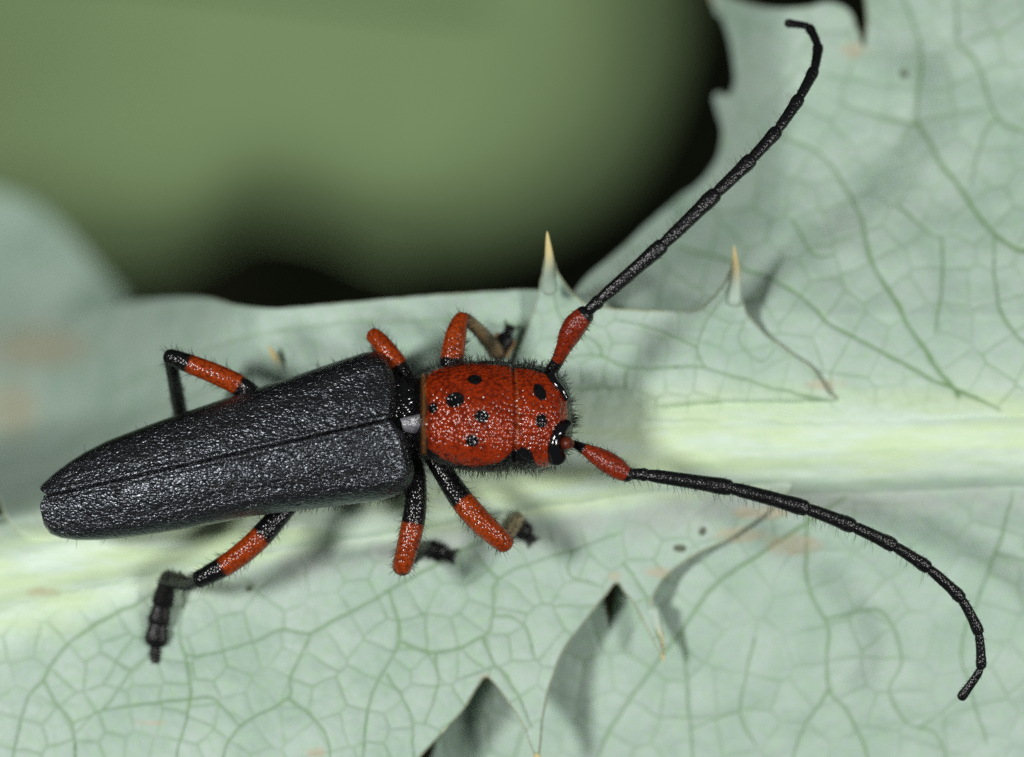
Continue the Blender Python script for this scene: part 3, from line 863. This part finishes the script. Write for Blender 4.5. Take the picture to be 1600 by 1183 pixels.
# each eye is a bent tube that hooks round the antenna's socket
def eye(pts, rad):
    pts = [(x, y, body_z(x, y) + dz) for x, y, dz in pts]
    c = catmull(np.asarray(pts, float), 30)
    r = np.interp(np.linspace(0, 1, 30), np.linspace(0, 1, len(rad)), rad)
    tube_object("eye", P(c[:, 0], c[:, 1], c[:, 2]), r, M_eye, beetle, 24)
eye([(886, 664, .02), (877, 672, .02), (868, 684, .0), (866, 700, -.02), (870, 714, -.06)], [.09, .085, .075, .12, .155])
eye([(884, 622, .0), (876, 608, .0), (867, 598, -.02), (860, 588, -.06), (862, 581, -.12)], [.06, .06, .06, .08, .10])

# antennae
def antenna(scape, segs, socket, hair_side, pale):
    c = catmull(np.array([s[:3] for s in scape], float), 40)
    r = np.interp(np.linspace(0, 1, 40), np.linspace(0, 1, len(scape)), [s[3] for s in scape])
    C = P(c[:, 0], c[:, 1], c[:, 2])
    a, v = tube_object("antenna", C, r, M_ant, beetle, 28, 1.0, {"red": lambda f: smooth(0.12, 0.24, f) * smooth(1.01, 0.96, f)}, lump=0.012)
    nn = grid_normals(v); ce = v.mean(1, keepdims=True); nn = np.where(np.sum(nn * (v - ce), 2, keepdims=True) < 0, -nn, nn)
    p, q = pick(v, nn, 200); add_hairs(p, q, .04, .11, jitter=.45, width=.0042)
    sx = socket
    tube_object("antenna_socket", P(*[np.array(x) for x in zip(*[s[:3] for s in sx])]), [s[3] for s in sx], M_ant, a, 22, 1.0, {"red": lambda f: (0.62 if hair_side > 0 else 0.2) + 0 * f, "brown": lambda f: 0.9 + 0 * f})
    joints = np.array([P(q[0], q[1], q[2]) for q in segs])
    path = catmull(joints, 600)
    at = [int(np.argmin(np.linalg.norm(path - j, axis=1))) for j in joints]; at[0] = 0; at[-1] = 599
    for k in range(len(segs) - 1):
        p0 = segs[k]; p1 = segs[k + 1][:3] + (segs[k + 1][3] * (1.0 if k < 2 else 1.12),)
        t = np.linspace(0, 1, 22)
        A = P(p0[0], p0[1], p0[2]); B = P(p1[0], p1[1], p1[2])
        d = B - A
        bow = np.cross(d, [0, 0, 1.0]); bow /= np.linalg.norm(bow) + 1e-9
        part = path[at[k]:max(at[k] + 3, at[k + 1])]
        cur = catmull(part[::max(1, len(part) // 6)] if len(part) > 12 else part, 22)
        cur = 0.5 * cur + 0.5 * (A[None] + d[None] * (t[:, None] * 0.985))
        rr = p0[3] * (0.62 + 0.30 * smooth(0, .10, t)) * (1 - t) + p1[3] * t
        rr = p0[3] * 0.0 + np.interp(t, [0, .06, .15, .7, .9, 1.0], [p1[3] * .66, p1[3] * .78, p1[3] * .86, p1[3] * .94, p1[3] * 1.08, p1[3] * 1.02])
        o, v = tube_object("antenna_segment", cur, rr, M_ant, a, 18, 0.9, {"red": lambda f: 0 * f}, lump=0.03)
        nn = grid_normals(v); ce = v.mean(1, keepdims=True); nn = np.where(np.sum(nn * (v - ce), 2, keepdims=True) < 0, -nn, nn)
        cnt = int(np.linalg.norm(d) * 45)
        p, q = pick(v, nn, cnt); add_hairs(p, q, .03, .07, lean=d / np.linalg.norm(d) * 0.9, jitter=.25, width=.0042)
        # long hairs along one side
        m = int(np.linalg.norm(d) * (22 if k < 4 else 9 if k < 6 else 0))
        if m:
            tt = rng.random(m)
            base = A[None] + d[None] * tt[:, None] + bow[None] * hair_side * p1[3] * 0.8
            dirs = bow[None] * hair_side + d[None] / np.linalg.norm(d) * 0.35 + rng.normal(size=(m, 3)) * 0.22
            tgt = pale_hair if pale else fine_hair
            tgt.append((base, dirs, rng.uniform(.10, .24, m)))
pale_hair, fine_hair = [], []
antenna([(862, 578, .10, .10), (870, 566, .18, .10), (880, 545, .30, .125), (894, 516, .42, .175), (906, 500, .48, .185), (914, 492, .50, .15)],
        [(914, 491, .50, .09), (936, 470, .54, .10), (1034, 384, .62, .118), (1118, 303, .52, .105), (1173, 250, .36, .10), (1216, 202, .14, .092), (1249, 153, -.12, .086),
         (1272, 109, -.42, .080), (1278, 72, -.75, .074), (1263, 42, -1.08, .068), (1230, 36, -1.38, .060)],
        [(856, 588, -.05, .13), (862, 580, .06, .11)], -1, True)
antenna([(898, 694, .30, .06), (908, 699, .33, .095), (930, 711, .38, .145), (955, 726, .42, .172), (972, 737, .44, .170), (981, 742, .44, .12)],
        [(984, 741, .44, .09), (1010, 742, .45, .10), (1140, 762, .50, .125), (1258, 794, .48, .112), (1332, 822, .42, .104), (1397, 853, .34, .098), (1452, 889, .26, .092),
         (1501, 934, .16, .086), (1529, 988, .06, .080), (1532, 1045, -.06, .073), (1501, 1091, -.18, .068)],
        [(880, 692, body_z(880, 692) - .02, .12), (888, 693, body_z(880, 692) + .13, .095)], 1, False)

# legs
def leg(femur, red_span, tibia, tarsus, brown=0.0, hair=260, claws=True, pads=False):
    c = catmull(np.array([f[:3] for f in femur], float), 44)
    r = np.interp(np.linspace(0, 1, 44), np.linspace(0, 1, len(femur)), [f[3] for f in femur])
    lo, hi = red_span
    o, v = tube_object("leg", P(c[:, 0], c[:, 1], c[:, 2]), r, M_leg, beetle, 28, 1.0,
                       {"red": lambda f: smooth(lo - .10, lo + .10, f) * smooth(hi + .10, hi - .10, f), "brown": lambda f: 0 * f}, lump=0.012)
    def fuzz(v, cnt, a, b, lean):
        nn = grid_normals(v); ce = v.mean(1, keepdims=True); nn = np.where(np.sum(nn * (v - ce), 2, keepdims=True) < 0, -nn, nn)
        p, q = pick(v, nn, cnt, lambda p, q: np.where(q[:, 2] < 0.55, 1.0, 0.06)); add_hairs(p, q, a, b, lean=lean, jitter=.3, width=.0042)
    A = P(*femur[0][:3]); B = P(*femur[-1][:3]); dl = (B - A) / np.linalg.norm(B - A)
    fuzz(v, hair, .07, .17, dl * 0.8)
    if tibia:
        c = catmull(np.array([f[:3] for f in tibia], float), 36)
        r = np.interp(np.linspace(0, 1, 36), np.linspace(0, 1, len(tibia)), [f[3] for f in tibia])
        t, v = tube_object("tibia", P(c[:, 0], c[:, 1], c[:, 2]), r, M_leg, o, 20, 1.0, {"red": lambda f: 0 * f, "brown": lambda f: brown + 0 * f}, lump=0.03)
        A = P(*tibia[0][:3]); B = P(*tibia[-1][:3]); dl = (B - A) / np.linalg.norm(B - A)
        fuzz(v, int(hair * 0.8), .05, .12, dl * 0.8)
    if tarsus:
        pts = np.array([P(*q[:3]) for q in tarsus]); rad = [q[3] for q in tarsus]
        for k in range(len(pts) - 1):
            a, b = pts[k], pts[k + 1]
            tt = np.linspace(0, 1, 14)
            last = k == len(pts) - 2
            prof = np.interp(tt, [0, .3, .75, 1], [.84, .92, 1.08, 1.14] if not last else [.45, .46, .52, .62])
            g, v = tube_object("tarsus_segment", a[None] + (b - a)[None] * tt[:, None] * 0.95, rad[k] * prof, M_tarsus, o, 16, 0.5)
            nn = grid_normals(v); ce = v.mean(1, keepdims=True); nn = np.where(np.sum(nn * (v - ce), 2, keepdims=True) < 0, -nn, nn)
            p, q = pick(v, nn, 170); add_hairs(p, q, .04, .10, lean=(b - a) / np.linalg.norm(b - a) * .8, jitter=.3, width=.0042)
            if pads and not last:
                for sd in (-1, 1):
                    side = np.cross(b - a, [0, 0, 1.0]); side /= np.linalg.norm(side)
                    ctr = a + (b - a) * 0.8 + side * sd * rad[k] * 1.05 - np.array([0, 0, 0.03])
                    c2 = ctr[None] + (b - a)[None] / np.linalg.norm(b - a) * np.linspace(-.05, .05, 6)[:, None]
                    tube_object("tarsus_pad", c2, np.full(6, .05), M_pad, o, 10, 0.7)
        if claws:
            a, b = pts[-2], pts[-1]
            d = (b - a) / np.linalg.norm(b - a); side = np.cross(d, [0, 0, 1.0]); side /= np.linalg.norm(side) + 1e-9
            for sd in (-1, 1):
                tt = np.linspace(0, 1, 10)[:, None]
                cur = b[None] - d * 0.03 + side[None] * sd * (0.03 + 0.10 * np.sin(tt * 2.0)) + d[None] * (0.11 * np.sin(tt * 2.2)) - np.array([[0, 0, 1.0]]) * 0.05 * tt ** 2
                tube_object("claw", cur, np.linspace(.026, .006, 10), M_tarsus, o, 8)
# right side (lower in the photograph): front, middle, hind
leg([(676, 712, -.35, .15), (695, 742, -.22, .165), (722, 782, -.12, .185), (752, 816, -.10, .195), (776, 838, -.12, .19), (788, 848, -.18, .165)], (.48, 1.05),
    [(786, 846, -.24, .10), (793, 832, -.70, .125), (801, 818, -1.25, .15), (806, 812, -1.60, .14)], [(803, 814, -1.72, .13), (812, 824, -1.80, .13), (820, 832, -1.84, .12), (830, 844, -1.86, .10)], brown=.9)
leg([(644, 716, -.45, .14), (650, 752, -.30, .165), (648, 800, -.20, .175), (640, 842, -.18, .185), (631, 876, -.22, .178), (628, 886, -.28, .155)], (.60, 1.0),
    [(630, 884, -.34, .10), (642, 872, -.85, .11), (658, 860, -1.45, .12), (664, 856, -1.64, .12)], [(664, 856, -1.74, .13), (676, 859, -1.80, .13), (688, 864, -1.83, .12), (706, 868, -1.85, .10)])
leg([(470, 770, -.62, .13), (436, 806, -.50, .165), (400, 846, -.44, .185), (362, 877, -.44, .18), (330, 896, -.48, .17), (312, 905, -.54, .145)], (.44, .80),
    [(312, 904, -.60, .10), (296, 912, -.90, .115), (278, 908, -1.20, .13), (262, 904, -1.40, .135)],
    [(262, 906, -1.46, .155), (254, 942, -1.60, .155), (248, 970, -1.65, .165), (244, 1000, -1.68, .15), (243, 1036, -1.72, .10)])
# left side (upper in the photograph)
leg([(704, 590, -.35, .15), (706, 562, -.36, .19), (711, 530, -.42, .185), (717, 507, -.50, .165), (722, 498, -.56, .12)], (.30, 1.2),
    [(726, 498, -.60, .10), (742, 510, -.90, .105), (762, 532, -1.35, .125), (774, 550, -1.70, .135)],
    [(777, 556, -1.78, .12), (782, 545, -1.84, .13), (789, 530, -1.86, .13), (797, 512, -1.88, .12)], brown=.75, pads=True, hair=160)
leg([(646, 610, -.45, .14), (626, 578, -.46, .165), (606, 550, -.52, .17), (592, 532, -.60, .155), (584, 525, -.66, .13)], (.42, 1.04),
    [(586, 526, -.74, .10), (592, 552, -1.30, .11), (600, 585, -2.0, .12)], [(602, 592, -2.08, .12), (612, 606, -2.06, .12), (626, 622, -2.02, .11)], hair=160)
leg([(430, 650, -.62, .13), (382, 608, -.50, .165), (345, 588, -.44, .17), (305, 572, -.44, .165), (276, 561, -.50, .155), (266, 558, -.55, .13)], (.40, .83),
    [(266, 560, -.62, .10), (272, 592, -1.0, .11), (279, 630, -1.55, .12), (284, 660, -2.1, .125)], [(285, 668, -2.2, .12), (292, 690, -2.12, .13), (300, 712, -2.06, .11)], hair=190)

# hair of the body: long at the flanks and round the head, none on the middle of the back
def edge_prob(p, q):
    side = 1 - np.clip(np.abs(q[:, 2]), 0, 1)
    x = 800 + p[:, 0] * 100
    return np.where(q[:, 2] > -0.55, side ** 2.5, 0) * np.where(x < 560, 0.25, 1.0) * np.where(x > 868, 0.10, 1.0)
p, q = pick(Vb, nb, 1500, edge_prob); add_hairs(p, q, .06, .18, jitter=.35, width=.0055)
def front_prob(p, q):
    x = 800 + p[:, 0] * 100
    return np.where(x > 872, 1.0, 0) * np.where((q[:, 2] > -0.4) & (q[:, 2] < 0.6), 1, 0)
p, q = pick(Vb, nb, 150, front_prob); add_hairs(p, q, .08, .20, lean=(.2, 0, .1), jitter=.35, width=.0055)
def back_prob(p, q):
    x = 800 + p[:, 0] * 100
    return np.where((x > 660) & (q[:, 2] > 0.2), 0.6, 0)
p, q = pick(Vb, nb, 260, back_prob); add_hairs(p, q, .03, .07, lean=(.5, 0, -.2), jitter=.5, width=.004)
def patch_prob(p, q):
    x = 800 + p[:, 0] * 100; y = 591.5 - p[:, 1] * 100
    return np.where((x > 790) & (x < 850) & (y > 698) & (q[:, 2] > -0.5), 1.0, 0)
p, q = pick(Vb, nb, 150, patch_prob); add_hairs(p, q, .06, .16, lean=(.1, -.3, 0), jitter=.4, width=.005)
# fringe along the lower edge of each elytron and fine setae all over them
for V, nr, side in elytra_grids:
    n, m = V.shape[:2]
    i = rng.integers(6, n - 6, 700); j = rng.integers(int(m * .80), m - 1, 700)
    w = np.clip((V[i, j, 0] + 4.5) / 3.5, 0.04, 1) * (1.0 if side < 0 else 0.25)
    ok = rng.random(700) < w
    i, j = i[ok], j[ok]
    out = np.zeros((len(i), 3)); out[:, 1] = side; out[:, 0] = -0.35; out[:, 2] = -0.15
    p = V[i, j]
    add_hairs(p, out, .05, .16, jitter=.25, width=.005)
sr, sd_, sl = [], [], []
for V, nr, side in elytra_grids:
    n, m = V.shape[:2]; cnt = 1600
    i = rng.integers(3, n - 4, cnt); j = rng.integers(1, int(m * .6), cnt)
    f = rng.random((cnt, 1))
    p = V[i, j] * (1 - f) + V[i + 1, j + 1] * f
    back = np.array([-0.976, -0.2186, 0.0]) + rng.normal(size=(cnt, 3)) * 0.28
    sr.append(p + nr[i, j] * 0.006); sd_.append(back + nr[i, j] * 0.22); sl.append(rng.uniform(.035, .075, cnt))
hair_mesh("hair", np.vstack(sr), np.vstack(sd_), np.concatenate(sl), 0.0042, M_seta, beetle, 0.10)
R = np.vstack(hair_r); Dd = np.vstack(hair_d); Ll = np.concatenate(hair_l); W = np.concatenate(hair_w)[:, None]
hair_mesh("hair", R, Dd, Ll, W, M_hair, beetle, 0.18)
for lst, mat in ((pale_hair, M_hair_pale), (fine_hair, M_hair)):
    R = np.vstack([x[0] for x in lst]); Dd = np.vstack([x[1] for x in lst]); Ll = np.concatenate([x[2] for x in lst])
    hair_mesh("hair", R, Dd, Ll, 0.0035, mat, beetle, 0.12)
